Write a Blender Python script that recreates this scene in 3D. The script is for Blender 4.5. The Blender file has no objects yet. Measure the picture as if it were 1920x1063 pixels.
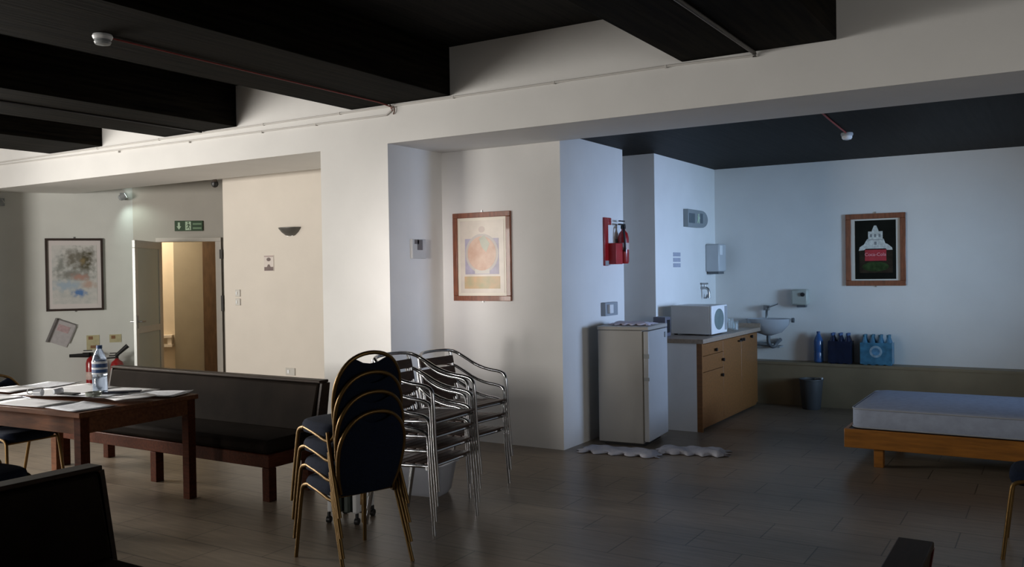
import bpy, bmesh, math, random
from mathutils import Vector, Matrix
random.seed(7)
sc = bpy.context.scene
C = sc.collection
PI = math.pi
rad = math.radians

# ------------------------------------------------------------------ camera
cd = bpy.data.cameras.new('camera'); cam = bpy.data.objects.new('camera', cd); C.objects.link(cam)
cd.sensor_width = 36.0; cd.lens = 36.0*1651.4/1920.0; cd.clip_start = 0.02; cd.clip_end = 100
yaw, pitch, roll = rad(31.823), rad(-0.791), rad(-0.866)
fw = Vector((-math.sin(yaw)*math.cos(pitch), math.cos(yaw)*math.cos(pitch), math.sin(pitch)))
rt = Vector((math.cos(yaw), math.sin(yaw), 0)); up = rt.cross(fw)
r2 = rt*math.cos(roll)+up*math.sin(roll); u2 = r2.cross(fw)
M3 = Matrix((r2, u2, -fw)).transposed()
cam.matrix_world = Matrix.Translation((0, 0, 1.6)) @ M3.to_4x4()
sc.camera = cam

# ------------------------------------------------------------------ exposure and daylight
sc.view_settings.view_transform = 'Standard'
sc.view_settings.look = 'None'
sc.view_settings.exposure = 0.0
sc.view_settings.gamma = 1.0
sc.view_settings.use_curve_mapping = False
w = bpy.data.worlds.new('world'); sc.world = w; w.use_nodes = True
w.node_tree.nodes['Background'].inputs[0].default_value = (0.55, 0.68, 0.9, 1)
w.node_tree.nodes['Background'].inputs[1].default_value = 0.05

XLW = -11.57
def area(name, loc, aim, sx, sy, power, col, spread=180):
    l = bpy.data.lights.new(name, 'AREA'); l.shape = 'RECTANGLE'; l.size = sx; l.size_y = sy
    l.energy = power; l.color = col; l.spread = rad(spread)
    o = bpy.data.objects.new(name, l); C.objects.link(o); o.location = loc
    o.rotation_euler = (Vector(aim)-Vector(loc)).to_track_quat('-Z', 'Y').to_euler()
    return o
# daylight through the windows behind the camera (warm) and of the alcove (blue), plus two added fills
area('daylight_behind_left', (-9.6, -3.95, 1.75), (-9.0, 6.5, 2.7), 3.2, 1.7, 118, (1.0, 0.945, 0.87), 75)
area('daylight_behind_left_low', (-9.6, -3.94, 1.75), (-9.0, 6.5, 0.9), 3.2, 1.7, 58, (1.0, 0.98, 0.96), 130)
area('added_poster_fill', (-2.5, -3.95, 1.6), (-4.95, 6.9, 1.5), 0.7, 1.4, 3.2, (1.0, 0.93, 0.90), 10)  # added narrow beam brightening the pillar and poster wall; no such source known
area('daylight_left_far', (XLW, 0.6, 2.05), (0, 3.0, 1.9), 2.2, 1.3, 55, (1.0, 0.97, 0.92), 140)
area('daylight_left_mid', (XLW, 2.8, 1.85), (0, 3.5, 1.9), 2.2, 1.7, 55, (1.0, 0.94, 0.84), 140)
area('daylight_left_near', (XLW, 4.5, 1.85), (0, 4.9, 1.9), 1.3, 1.7, 24, (1.0, 0.97, 0.90), 140)
area('added_table_fill', (XLW, 2.2, 2.2), (-5.6, 3.2, 0.4), 2.2, 0.9, 72, (1.0, 0.96, 0.90), 60)  # extra lamp added to brighten the table, papers and floor at left
area('daylight_right', (3.15, 3.0, 1.75), (-4, 7.5, 1.7), 2.0, 1.6, 12, (1.0, 0.97, 0.92), 90)
area('daylight_alcove', (3.15, 8.3, 1.6), (-3.6, 8.4, 1.5), 1.2, 1.4, 21, (0.45, 0.64, 1.0), 42)
area('daylight_alcove_side', (3.14, 7.6, 1.6), (-2.8, 10.5, 1.6), 1.2, 1.4, 12.5, (0.42, 0.68, 1.0), 42)

# ------------------------------------------------------------------ materials
MATS = {}
def mat(name, col, rough=0.6, metal=0.0, spec=0.5, noise=0.0, nscale=8.0, stretch=(1,1,1), bump=0.0, bscale=60.0,
        trans=0.0, emit=None, estr=0.0, alpha=1.0, coat=0.0, col2=None):
    if name in MATS: return MATS[name]
    m = bpy.data.materials.new(name); m.use_nodes = True; nt = m.node_tree; N = nt.nodes; L = nt.links
    b = N['Principled BSDF']
    b.inputs['Base Color'].default_value = (*col, 1); b.inputs['Roughness'].default_value = rough
    b.inputs['Metallic'].default_value = metal; b.inputs['Specular IOR Level'].default_value = spec
    b.inputs['Transmission Weight'].default_value = trans; b.inputs['Alpha'].default_value = alpha
    b.inputs['Coat Weight'].default_value = coat
    if emit: b.inputs['Emission Color'].default_value = (*emit, 1); b.inputs['Emission Strength'].default_value = estr
    tc = N.new('ShaderNodeTexCoord'); mp = N.new('ShaderNodeMapping'); mp.inputs['Scale'].default_value = stretch
    L.new(tc.outputs['Object'], mp.inputs['Vector'])
    if noise > 0 or col2:
        n = N.new('ShaderNodeTexNoise'); n.inputs['Scale'].default_value = nscale; n.inputs['Detail'].default_value = 6
        L.new(mp.outputs[0], n.inputs['Vector'])
        r = N.new('ShaderNodeValToRGB'); r.color_ramp.elements[0].position = 0.3; r.color_ramp.elements[1].position = 0.7
        a = tuple(max(0, c*(1-noise)) for c in col); bb = col2 if col2 else tuple(min(1, c*(1+noise)) for c in col)
        r.color_ramp.elements[0].color = (*a, 1); r.color_ramp.elements[1].color = (*bb, 1)
        L.new(n.outputs['Fac'], r.inputs[0]); L.new(r.outputs[0], b.inputs['Base Color'])
    if bump > 0:
        n2 = N.new('ShaderNodeTexNoise'); n2.inputs['Scale'].default_value = bscale; n2.inputs['Detail'].default_value = 4
        L.new(mp.outputs[0], n2.inputs['Vector'])
        bp = N.new('ShaderNodeBump'); bp.inputs['Strength'].default_value = bump; bp.inputs['Distance'].default_value = 0.01
        L.new(n2.outputs['Fac'], bp.inputs['Height']); L.new(bp.outputs[0], b.inputs['Normal'])
    MATS[name] = m; return m

wall_m = mat('white_paint', (0.76, 0.75, 0.73), 0.75, noise=0.025, nscale=3, bump=0.08, bscale=35)
cream_m = mat('cream_paint', (0.70, 0.60, 0.46), 0.7, noise=0.03)
navy_m = mat('navy_fabric', (0.0055, 0.010, 0.024), 0.95, spec=0.2, noise=0.35, nscale=160, bump=0.25, bscale=400)
gold_m = mat('gold_tube', (0.16, 0.095, 0.032), 0.42, metal=0.85, noise=0.1, nscale=12)
chrome_m = mat('aluminium_tube', (0.62, 0.63, 0.66), 0.16, metal=1.0, noise=0.05, nscale=6)
slat_m = mat('brown_slat', (0.055, 0.030, 0.022), 0.5, noise=0.35, nscale=14, stretch=(6, 1, 6))
leather_m = mat('dark_leather', (0.0125, 0.0092, 0.0072), 0.75, spec=0.025, noise=0.25, nscale=5, bump=0.08, bscale=60)
redwood_m = mat('red_brown_wood', (0.062, 0.017, 0.007), 0.55, spec=.08, noise=0.35, nscale=9, stretch=(1, 6, 6))
tablewood_m = mat('table_wood', (0.135, 0.050, 0.020), 0.5, spec=.15, noise=0.3, nscale=7, stretch=(1, 8, 8))
darkwood_m = mat('dark_trim_wood', (0.022, 0.013, 0.008), 0.5, spec=.15, noise=0.3, nscale=9, stretch=(6, 1, 6))
honey_m = mat('honey_wood', (0.19, 0.082, 0.024), 0.45, noise=0.22, nscale=6, stretch=(1, 7, 7))
bedwood_m = mat('bed_wood', (0.25, 0.095, 0.012), 0.45, noise=0.25, nscale=5, stretch=(1, 9, 9))
white_pl = mat('white_plastic', (0.74, 0.75, 0.76), 0.4, noise=0.02)
beige_pl = mat('aged_white_enamel', (0.38, 0.365, 0.34), 0.4, noise=0.04, nscale=3)
door_pl = mat('fridge_door_enamel', (0.44, 0.445, 0.45), 0.35, noise=0.02)
black_m = mat('black_plastic', (0.012, 0.012, 0.013), 0.4, noise=0.1)
grey_m = mat('grey_plastic', (0.10, 0.11, 0.12), 0.5, noise=0.1)
lgrey_m = mat('light_grey_plastic', (0.30, 0.32, 0.33), 0.5, noise=0.08)
red_m = mat('red_enamel', (0.30, 0.010, 0.012), 0.3, noise=0.08, coat=0.4)
wire_m = mat('red_wire', (0.24, 0.03, 0.025), 0.5, noise=0.1)
conduit_m = mat('grey_conduit', (0.07, 0.065, 0.06), 0.5, noise=0.1)
wpipe_m = mat('white_conduit', (0.62, 0.60, 0.57), 0.5, noise=0.03)
paper_m = mat('white_paper', (0.82, 0.82, 0.84), 0.8, noise=0.03)
news_m = mat('printed_paper', (0.72, 0.74, 0.79), 0.8, noise=0.16, nscale=30)
poster_wood = mat('poster_frame_wood', (0.22, 0.070, 0.032), 0.35, noise=0.3, nscale=8, stretch=(5, 5, 1), coat=0.3)
frame_dk = mat('dark_picture_frame', (0.030, 0.018, 0.014), 0.4, noise=0.2)
mount_m = mat('cream_mount', (0.66, 0.63, 0.56), 0.7, noise=0.02)
brown_m = mat('brown_door_frame', (0.105, 0.062, 0.032), 0.5, noise=0.3, nscale=5, stretch=(4, 4, 1))
olive_m = mat('olive_door_panel', (0.30, 0.26, 0.19), 0.6, noise=0.06, nscale=3)
alu_m = mat('white_aluminium', (0.62, 0.64, 0.62), 0.35, metal=0.2, noise=0.03)
frost_m = mat('frosted_panel', (0.56, 0.62, 0.57), 0.45, noise=0.04, nscale=2)
green_m = mat('sign_green', (0.016, 0.052, 0.016), 0.4, noise=0.05)
sgreen_m = mat('sign_symbol', (0.45, 0.58, 0.42), 0.5, noise=0.05)
bluebottle = mat('blue_water_plastic', (0.06, 0.16, 0.42), 0.15, trans=0.35, noise=0.1, nscale=10)
lbluebottle = mat('pale_blue_water_plastic', (0.10, 0.27, 0.42), 0.15, trans=0.3, noise=0.15, nscale=10)
dkbottle = mat('dark_blue_water_plastic', (0.010, 0.018, 0.055), 0.2, trans=0.2, noise=0.2, nscale=10)
clearb = mat('clear_blue_bottle', (0.62, 0.74, 0.92), 0.08, trans=0.85, noise=0.03)
label_m = mat('blue_label', (0.03, 0.08, 0.22), 0.4, noise=0.1)
labelw_m = mat('white_label', (0.75, 0.78, 0.82), 0.4, noise=0.03)
glass_m = mat('clear_glass', (0.85, 0.9, 0.92), 0.05, trans=0.9, noise=0.01)
mattress_m = mat('mattress_ticking', (0.28, 0.32, 0.41), 0.9, noise=0.08, nscale=18, bump=0.3, bscale=40)
ledge_m = mat('ledge_tile', (0.235, 0.185, 0.115), 0.5, noise=0.12, nscale=3)
cloth_m = mat('white_rag', (0.40, 0.40, 0.45), 0.95, noise=0.12, nscale=14, bump=0.5, bscale=30)
steel_m = mat('steel', (0.38, 0.38, 0.38), 0.3, metal=0.9, noise=0.05)
ceramic_m = mat('white_ceramic', (0.42, 0.44, 0.47), 0.2, noise=0.02)
lamp_glow = mat('lamp_glow', (0.9, 1, 0.95), 0.4, emit=(0.85, 1.0, 0.92), estr=6.0, noise=0.01)
counter_m = mat('worktop_laminate', (0.30, 0.235, 0.18), 0.35, noise=0.15, nscale=40)
rubber_m = mat('dark_green_panel', (0.055, 0.07, 0.06), 0.5, noise=0.2)

def floor_mat():
    m = bpy.data.materials.new('floor_tiles'); m.use_nodes = True; nt = m.node_tree; N = nt.nodes; L = nt.links
    b = N['Principled BSDF']; tc = N.new('ShaderNodeTexCoord'); mp = N.new('ShaderNodeMapping')
    mp.inputs['Location'].default_value = (0.17, -0.07, 0)
    L.new(tc.outputs['Object'], mp.inputs[0])
    br = N.new('ShaderNodeTexBrick'); br.offset = 0.5; br.inputs['Scale'].default_value = 1.0
    br.inputs['Brick Width'].default_value = 0.67; br.inputs['Row Height'].default_value = 0.34
    br.inputs['Mortar Size'].default_value = 0.004; br.inputs['Mortar Smooth'].default_value = 0.1
    br.inputs['Color1'].default_value = (0.245, 0.195, 0.145, 1); br.inputs['Color2'].default_value = (0.21, 0.168, 0.125, 1)
    br.inputs['Mortar'].default_value = (0.075, 0.06, 0.046, 1)
    L.new(mp.outputs[0], br.inputs['Vector'])
    mp2 = N.new('ShaderNodeMapping'); mp2.inputs['Scale'].default_value = (1.5, 14, 1); L.new(tc.outputs['Object'], mp2.inputs[0])
    n = N.new('ShaderNodeTexNoise'); n.inputs['Scale'].default_value = 2.5; n.inputs['Detail'].default_value = 8; L.new(mp2.outputs[0], n.inputs['Vector'])
    r = N.new('ShaderNodeValToRGB'); r.color_ramp.elements[0].position = .3; r.color_ramp.elements[1].position = .7
    r.color_ramp.elements[0].color = (0.72, 0.72, 0.72, 1); r.color_ramp.elements[1].color = (1.08, 1.06, 1.04, 1)
    L.new(n.outputs['Fac'], r.inputs[0])
    mx = N.new('ShaderNodeMix'); mx.data_type = 'RGBA'; mx.blend_type = 'MULTIPLY'; mx.inputs['Factor'].default_value = 1
    L.new(br.outputs['Color'], mx.inputs['A']); L.new(r.outputs[0], mx.inputs['B']); L.new(mx.outputs['Result'], b.inputs['Base Color'])
    b.inputs['Roughness'].default_value = 0.34; b.inputs['Specular IOR Level'].default_value = 0.35
    bp = N.new('ShaderNodeBump'); bp.inputs['Strength'].default_value = 0.25; bp.inputs['Distance'].default_value = 0.002; bp.invert = True
    L.new(br.outputs['Fac'], bp.inputs['Height']); L.new(bp.outputs[0], b.inputs['Normal'])
    return m
floor_m = floor_mat()

def board_mat(name, base, rough, axis, spec_=.15):
    # dark boards: joints every 11 cm across, long grain along the boards
    m = bpy.data.materials.new(name); m.use_nodes = True; nt = m.node_tree; N = nt.nodes; L = nt.links
    b = N['Principled BSDF']; tc = N.new('ShaderNodeTexCoord')
    mp = N.new('ShaderNodeMapping'); mp.inputs['Scale'].default_value = (14, .7, 14) if axis == 'y' else (.7, 14, 14)
    L.new(tc.outputs['Object'], mp.inputs[0])
    n = N.new('ShaderNodeTexNoise'); n.inputs['Scale'].default_value = 2.2; n.inputs['Detail'].default_value = 7; L.new(mp.outputs[0], n.inputs['Vector'])
    r = N.new('ShaderNodeValToRGB'); r.color_ramp.elements[0].position = .32; r.color_ramp.elements[1].position = .72
    r.color_ramp.elements[0].color = (*[c*.12 for c in base], 1); r.color_ramp.elements[1].color = (*[c*2.6 for c in base], 1)
    L.new(n.outputs['Fac'], r.inputs[0])
    wv = N.new('ShaderNodeTexWave'); wv.wave_type = 'BANDS'; wv.bands_direction = 'X' if axis == 'y' else 'Y'
    wv.inputs['Scale'].default_value = 1.45; wv.inputs['Distortion'].default_value = 0.25; wv.inputs['Detail Scale'].default_value = .4
    L.new(tc.outputs['Object'], wv.inputs['Vector'])
    r2_ = N.new('ShaderNodeValToRGB'); r2_.color_ramp.elements[0].position = .0; r2_.color_ramp.elements[1].position = .12
    r2_.color_ramp.elements[0].color = (.45, .45, .45, 1); r2_.color_ramp.elements[1].color = (1, 1, 1, 1)
    L.new(wv.outputs['Fac'], r2_.inputs[0])
    mx = N.new('ShaderNodeMix'); mx.data_type = 'RGBA'; mx.blend_type = 'MULTIPLY'; mx.inputs['Factor'].default_value = 1
    L.new(r.outputs[0], mx.inputs['A']); L.new(r2_.outputs[0], mx.inputs['B']); L.new(mx.outputs['Result'], b.inputs['Base Color'])
    b.inputs['Roughness'].default_value = rough; b.inputs['Specular IOR Level'].default_value = spec_
    bp = N.new('ShaderNodeBump'); bp.inputs['Strength'].default_value = 0.4; bp.inputs['Distance'].default_value = 0.006
    L.new(n.outputs['Fac'], bp.inputs['Height']); L.new(bp.outputs[0], b.inputs['Normal'])
    return m
beam_m = board_mat('dark_boarded_beam', (0.0042, 0.0033, 0.0020), 0.8, 'y', .06)
ceil_m = board_mat('dark_boarded_ceiling', (0.006, 0.005, 0.004), 0.75, 'y')
ceil2_m = board_mat('dark_alcove_ceiling', (0.0045, 0.0042, 0.0036), 0.55, 'y', .06)

# ------------------------------------------------------------------ mesh helpers
class MB:
    def __init__(s): s.bm = bmesh.new()
    def box(s, x0, x1, y0, y1, z0, z1, M=None):
        vs = [Vector((x, y, z)) for x in (x0, x1) for y in (y0, y1) for z in (z0, z1)]
        if M: vs = [M @ v for v in vs]
        v = [s.bm.verts.new(p) for p in vs]
        for f in ((0,1,3,2),(4,6,7,5),(0,4,5,1),(2,3,7,6),(0,2,6,4),(1,5,7,3)): s.bm.faces.new([v[i] for i in f])
        return s
    def hexa(s, p):   # eight points, bottom four then top four, same winding
        v = [s.bm.verts.new(q) for q in p]
        for f in ((3,2,1,0),(4,5,6,7),(0,1,5,4),(1,2,6,5),(2,3,7,6),(3,0,4,7)): s.bm.faces.new([v[i] for i in f])
        return s
    def tube(s, pts, r, seg=10, closed=False, smooth=0, r_end=None):
        P = [Vector(p) for p in pts]
        for _ in range(smooth):
            Q = []
            n = len(P)
            for i in range(n if closed else n-1):
                a, b = P[i], P[(i+1) % n]
                if not closed and i == 0: Q.append(a)
                else: Q.append(a*.75+b*.25)
                if not closed and i == n-2: Q.append(b)
                else: Q.append(a*.25+b*.75)
            P = Q
        n = len(P); rings = []; nrm = None
        for i in range(n):
            if closed: t = P[(i+1) % n]-P[i-1]
            else: t = P[min(i+1, n-1)]-P[max(i-1, 0)]
            t.normalize()
            if nrm is None:
                a = Vector((0, 0, 1)) if abs(t.z) < .9 else Vector((1, 0, 0)); nrm = t.cross(a).normalized()
            else:
                nrm = (nrm - t*nrm.dot(t)).normalized()
            bn = t.cross(nrm); rr = r if r_end is None else r+(r_end-r)*i/(n-1)
            rings.append([s.bm.verts.new(P[i]+(nrm*math.cos(k*2*PI/seg)+bn*math.sin(k*2*PI/seg))*rr) for k in range(seg)])
        for i in range(n if closed else n-1):
            A, B = rings[i], rings[(i+1) % n]
            for k in range(seg): s.bm.faces.new([A[k], A[(k+1) % seg], B[(k+1) % seg], B[k]])
        if not closed: s.bm.faces.new(rings[0][::-1]); s.bm.faces.new(rings[-1])
        return s
    def lathe(s, prof, c=(0,0,0), seg=20, M=None, caps=True):
        rings = []
        for r, z in prof:
            ring = []
            for k in range(seg):
                p = Vector((r*math.cos(2*PI*k/seg), r*math.sin(2*PI*k/seg), z))
                if M: p = M @ p
                ring.append(s.bm.verts.new(p+Vector(c)))
            rings.append(ring)
        for A, B in zip(rings, rings[1:]):
            for k in range(seg): s.bm.faces.new([A[k], A[(k+1) % seg], B[(k+1) % seg], B[k]])
        if caps: s.bm.faces.new(rings[0][::-1]); s.bm.faces.new(rings[-1])
        return s
    def prism(s, poly, a, b, plane='xz', M=None):
        def P(u, v, w_):
            p = Vector((u, w_, v)) if plane == 'xz' else (Vector((w_, u, v)) if plane == 'yz' else Vector((u, v, w_)))
            return M @ p if M else p
        A = [s.bm.verts.new(P(u, v, a)) for u, v in poly]; B = [s.bm.verts.new(P(u, v, b)) for u, v in poly]
        n = len(poly)
        s.bm.faces.new(A[::-1]); s.bm.faces.new(B)
        for k in range(n): s.bm.faces.new([A[k], A[(k+1) % n], B[(k+1) % n], B[k]])
        return s
    def build(s, name, m, parent=None, bevel=0.0, subsurf=0, loc=None, rotz=0.0, solid=0.0):
        bmesh.ops.recalc_face_normals(s.bm, faces=s.bm.faces)
        me = bpy.data.meshes.new(name); s.bm.to_mesh(me); s.bm.free()
        me.materials.append(m)
        for p in me.polygons: p.use_smooth = True
        me.set_sharp_from_angle(angle=rad(38))
        o = bpy.data.objects.new(name, me); C.objects.link(o)
        if parent: o.parent = parent
        if loc: o.location = loc; 
        o.rotation_euler[2] = rotz
        if solid: md = o.modifiers.new('solid', 'SOLIDIFY'); md.thickness = solid; md.offset = 0
        if bevel: md = o.modifiers.new('bevel', 'BEVEL'); md.width = bevel; md.segments = 2; md.limit_method = 'ANGLE'; md.angle_limit = rad(40)
        if subsurf: md = o.modifiers.new('sub', 'SUBSURF'); md.levels = subsurf; md.render_levels = subsurf
        return o
def thing(name, label, cat, loc=(0,0,0), rotz=0, group=None):
    o = bpy.data.objects.new(name, None); C.objects.link(o); o.location = loc; o.rotation_euler = (0, 0, rotz)
    o.empty_display_size = .1
    o['label'] = label; o['category'] = cat
    if group: o['group'] = group
    return o
def tag(o, label, cat, group=None):
    o['label'] = label; o['category'] = cat
    if group: o['group'] = group
    return o
def struct(o): o['kind'] = 'structure'; return o
def dup(root, loc, rotz, label, group=None):
    r = root.copy(); C.objects.link(r); r.location = loc; r.rotation_euler = (0, 0, rotz); r['label'] = label
    if group: r['group'] = group
    for ch in list(root.children):
        c = ch.copy(); C.objects.link(c); c.parent = r
        for g in ch.children:
            d = g.copy(); C.objects.link(d); d.parent = c
    return r
def text_mesh(name, body, size, m, parent, M, extrude=0.001):
    cu = bpy.data.curves.new(name, 'FONT'); cu.body = body; cu.size = size; cu.extrude = extrude; cu.align_x = 'CENTER'; cu.align_y = 'CENTER'
    t = bpy.data.objects.new(name, cu); C.objects.link(t); bpy.context.view_layer.update()
    me = bpy.data.meshes.new_from_object(t.evaluated_get(bpy.context.evaluated_depsgraph_get()))
    bpy.data.objects.remove(t); bpy.data.curves.remove(cu)
    me.materials.clear(); me.materials.append(m); me.transform(M); me.name = name
    o = bpy.data.objects.new(name, me); C.objects.link(o); o.parent = parent
    return o

# ------------------------------------------------------------------ room shell
HB = 2.75; HC = 3.50; HA = 2.815; XL = -11.6; YN = 7.45; HN = 2.95
struct(MB().box(-15, 4.2, -4.4, 11.0, -0.12, 0).build('floor', floor_m))
struct(MB().box(XL-.2, XL, -4.2, -.7, 0, HC).box(XL-.2, XL, -.7, 5.3, 0, .95).box(XL-.2, XL, -.7, 5.3, 2.75, HC).box(XL-.2, XL, 5.3, 6.08, 0, HC).build('wall_left', wall_m))
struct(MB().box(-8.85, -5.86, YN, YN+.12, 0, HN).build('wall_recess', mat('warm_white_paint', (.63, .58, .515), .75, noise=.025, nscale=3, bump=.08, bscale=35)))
# local frames of the two slanting walls: x rightwards along the wall, y into the wall
PD = (-10.429, 8.123, 0); RD = rad(40); PP = (-10.969, 7.670, 0); RP = rad(54)
def frame_pt(P, R_, x, y, z): return (P[0]+x*math.cos(R_)-y*math.sin(R_), P[1]+x*math.sin(R_)+y*math.cos(R_), z)
def DP(x, y, z): return frame_pt(PD, RD, x, y, z)
def PPt(x, y, z): return frame_pt(PP, RP, x, y, z)
greywall_m = mat('pale_grey_paint', (0.62, 0.63, 0.60), 0.75, noise=0.03, nscale=3, bump=0.08, bscale=35)
dw_m = mat('shaded_white_paint', (0.44, 0.415, 0.37), 0.75, noise=0.03, nscale=3, bump=0.08, bscale=35)  # white wall paint darkened in its colour to stand in for shade
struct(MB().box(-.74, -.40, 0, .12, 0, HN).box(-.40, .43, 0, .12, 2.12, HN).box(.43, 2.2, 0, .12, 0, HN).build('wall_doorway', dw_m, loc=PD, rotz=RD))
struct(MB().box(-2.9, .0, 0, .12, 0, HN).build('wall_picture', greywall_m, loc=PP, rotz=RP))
struct(MB().box(-5.86, -5.05, 6.08, YN+.12, 0, HB).build('wall_pillar', wall_m))
struct(MB().box(-5.05, -3.75, 6.88, 8.2, 0, HA).build('wall_back', wall_m))
struct(MB().box(-4.6, -3.6, 8.665, 10.57, 0, HA).box(-4.6, -4.3, 8.2, 8.665, 0, HA).build('wall_alcove_left', wall_m))
struct(MB().box(-4.6, 3.4, 10.57, 10.75, 0, HA).build('wall_alcove_back', wall_m))
b = MB()
b.box(3.2, 3.4, -4.2, 1.9, 0, HC).box(3.2, 3.4, 1.9, 4.1, 0, .9).box(3.2, 3.4, 1.9, 4.1, 2.6, HC).box(3.2, 3.4, 4.1, 6.9, 0, HC).box(3.2, 3.4, 6.9, 9.0, 0, .85).box(3.2, 3.4, 6.9, 9.0, 2.35, HC).box(3.2, 3.4, 9.0, 10.57, 0, HC)
struct(b.build('wall_right', wall_m))
b = MB()
b.box(XL, -11.2, -4.2, -4.0, 0, HC).box(-11.2, -4.2, -4.2, -4.0, 0, .9).box(-11.2, -4.2, -4.2, -4.0, 2.6, HC).box(-8.0, -4.2, -4.2, -4.0, .9, 2.6).box(-4.2, -3.1, -4.2, -4.0, 0, HC).box(-3.1, -1.9, -4.2, -4.0, 0, .75).box(-3.1, -1.9, -4.2, -4.0, 2.5, HC).box(-1.9, 3.2, -4.2, -4.0, 0, HC)
struct(b.build('wall_front', wall_m))
# white cross beam carrying the wall above it
struct(MB().box(-13.4, -5.05, 6.08, 7.08, HB, HC+.1).box(-5.05, 3.2, 6.08, 6.88, HB, HC+.1).build('wall_upper', wall_m))
struct(MB().box(-13.4, -5.05, 7.08, 9.7, HN, HN+.1).build('ceiling_recess', wall_m))
struct(MB().box(XL-.2, 3.4, -4.2, 6.08, HC, HC+.1).build('ceiling', ceil_m))
struct(MB().box(-4.6, 3.4, 6.88, 10.75, HA, HA+.1).build('ceiling_alcove', ceil2_m))
# window frames of the openings
def window(n, c, axis, w_, z0, z1):
    t = bpy.data.objects.new('window_%d' % n, None); C.objects.link(t); t.location = c; struct(t)
    if axis == 'x': t.rotation_euler[2] = PI/2
    fr = MB(); h = w_/2
    fr.box(-h, h, -.03, .03, z0, z0+.06).box(-h, h, -.03, .03, z1-.06, z1)
    for x in (-h, -.03, h-.06): fr.box(x, x+.06, -.03, .03, z0+.06, z1-.06)
    fr.build('window_frame', alu_m, t)
window(1, (-9.6, -4.12, 0), 'y', 3.2, .9, 2.6); window(2, (-2.5, -4.12, 0), 'y', 1.2, .75, 2.5)
window(3, (3.3, 7.95, 0), 'x', 2.1, .85, 2.35); window(4, (3.3, 3.0, 0), 'x', 2.2, .9, 2.6)
for n_, y_ in ((5, .3), (6, 2.3), (7, 4.3)): window(n_, (XL-.1, y_, 0), 'x', 2.0, .95, 2.75)

# dark boarded ceiling beams
k = 1
for x0, x1 in ((-10.25, -9.22), (-8.11, -6.99), (-5.46, -4.355), (-2.30, -1.23), (.85, 1.95)):
    b = MB(); b.box(x0, x1, -3.99, 6.075, 3.09, HC-.001)
    struct(b.build('trim_%d' % k, beam_m, bevel=.006)); k += 1
# tiled ledge along the alcove wall
struct(MB().box(-3.6, 3.19, 10.36, 10.569, 0, .47).box(-3.6, 3.19, 10.345, 10.569, .47, .50).build('trim_6', ledge_m))

# corridor behind the doorway
struct(MB().box(-1.6, 1.0, 1.3, 1.4, 0, 2.75).build('wall_corridor_back', cream_m, loc=PD, rotz=RD))
struct(MB().box(.9, 1.0, .12, 1.3, 0, 2.75).box(-1.6, -1.5, .12, 1.3, 0, 2.75).build('wall_corridor_side', cream_m, loc=PD, rotz=RD))
struct(MB().box(-1.6, 1.0, .12, 1.4, 2.75, 2.85).build('ceiling_corridor', cream_m, loc=PD, rotz=RD))
t = bpy.data.objects.new('door_2', None); C.objects.link(t); struct(t); t.location = DP(0, 1.3, 0); t.rotation_euler[2] = RD
MB().box((-.46), (-.024), -.05, .0, 0, 2.3).build('door_leaf', olive_m, t, bevel=.005)
MB().box((-.024), .33, -.08, .0, 0, 2.4).build('door_frame', brown_m, t, bevel=.005)
t = thing('wall_shelf', 'small cream shelf unit on the corridor wall seen through the doorway', 'shelf', DP(0, 1.3, 0), RD)
MB().box((-.46)-.32, (-.46)-.03, -.12, 0, .66, .70).build('upper_board', mat('cream_shelf_wood', (.78, .70, .60), .6, noise=.02), t)
MB().box((-.46)-.32, (-.46)-.03, -.12, 0, .52, .56).build('lower_board', mat('cream_shelf_wood', (.78, .70, .60), .6, noise=.02), t)
MB().box((-.46)-.10, (-.46)-.04, -.10, -.0, .56, .66).build('bracket', mat('cream_shelf_wood', (.78, .70, .60), .6, noise=.02), t)
l = bpy.data.lights.new('corridor_lamp', 'AREA'); l.shape = 'RECTANGLE'; l.size = .8; l.size_y = .4; l.energy = 31; l.color = (1, .86, .66)
o = bpy.data.objects.new('corridor_lamp', l); C.objects.link(o); o.location = DP(-1.0, .7, 2.7)

# doorway: frame and the leaf opened into the room
t = bpy.data.objects.new('door_1', None); C.objects.link(t); struct(t); t.location = PD; t.rotation_euler[2] = RD
dfm = mat('door_frame_paint', (.60, .56, .50), .5, noise=.03)
MB().box(-.40, -.355, -.03, .13, 0, 2.12).box(.40, .48, -.03, .13, 0, 2.12).box(-.40, .48, -.035, .13, 2.085, 2.14).build('door_frame', dfm, t, bevel=.004)
MB().box(.46, .50, -.06, -.03, 1.84, 1.97).build('hinge', conduit_m, t); MB().box(.47, .50, -.06, -.03, 1.10, 1.32).build('hinge', conduit_m, t)
lm = MB(); Lw = .92
lm.box(0, Lw, -.02, .02, 0.02, .14).box(0, Lw, -.02, .02, 1.98, 2.08).box(0, .07, -.02, .02, .14, 1.98).box(Lw-.09, Lw, -.02, .02, .14, 1.98).box(.07, Lw-.09, -.02, .02, .86, .95)
leaf = lm.build('door_leaf', alu_m, t, bevel=.004, loc=(-.35, -.05, 0), rotz=rad(-96))
MB().box(.07, Lw-.09, -.008, .008, .14, .86).build('lower_panel', frost_m, leaf)
MB().box(.07, Lw-.09, -.008, .008, .95, 1.98).build('glass_panel', frost_m, leaf)
MB().tube([(Lw-.05, -.02, 1.02), (Lw-.05, -.07, 1.02), (Lw-.17, -.07, 1.02)], .011).tube([(Lw-.05, .02, 1.02), (Lw-.05, .07, 1.02), (Lw-.17, .07, 1.02)], .011).box(Lw-.065, Lw-.035, -.026, .026, .93, 1.1).build('handle', steel_m, leaf, bevel=.003)

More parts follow.
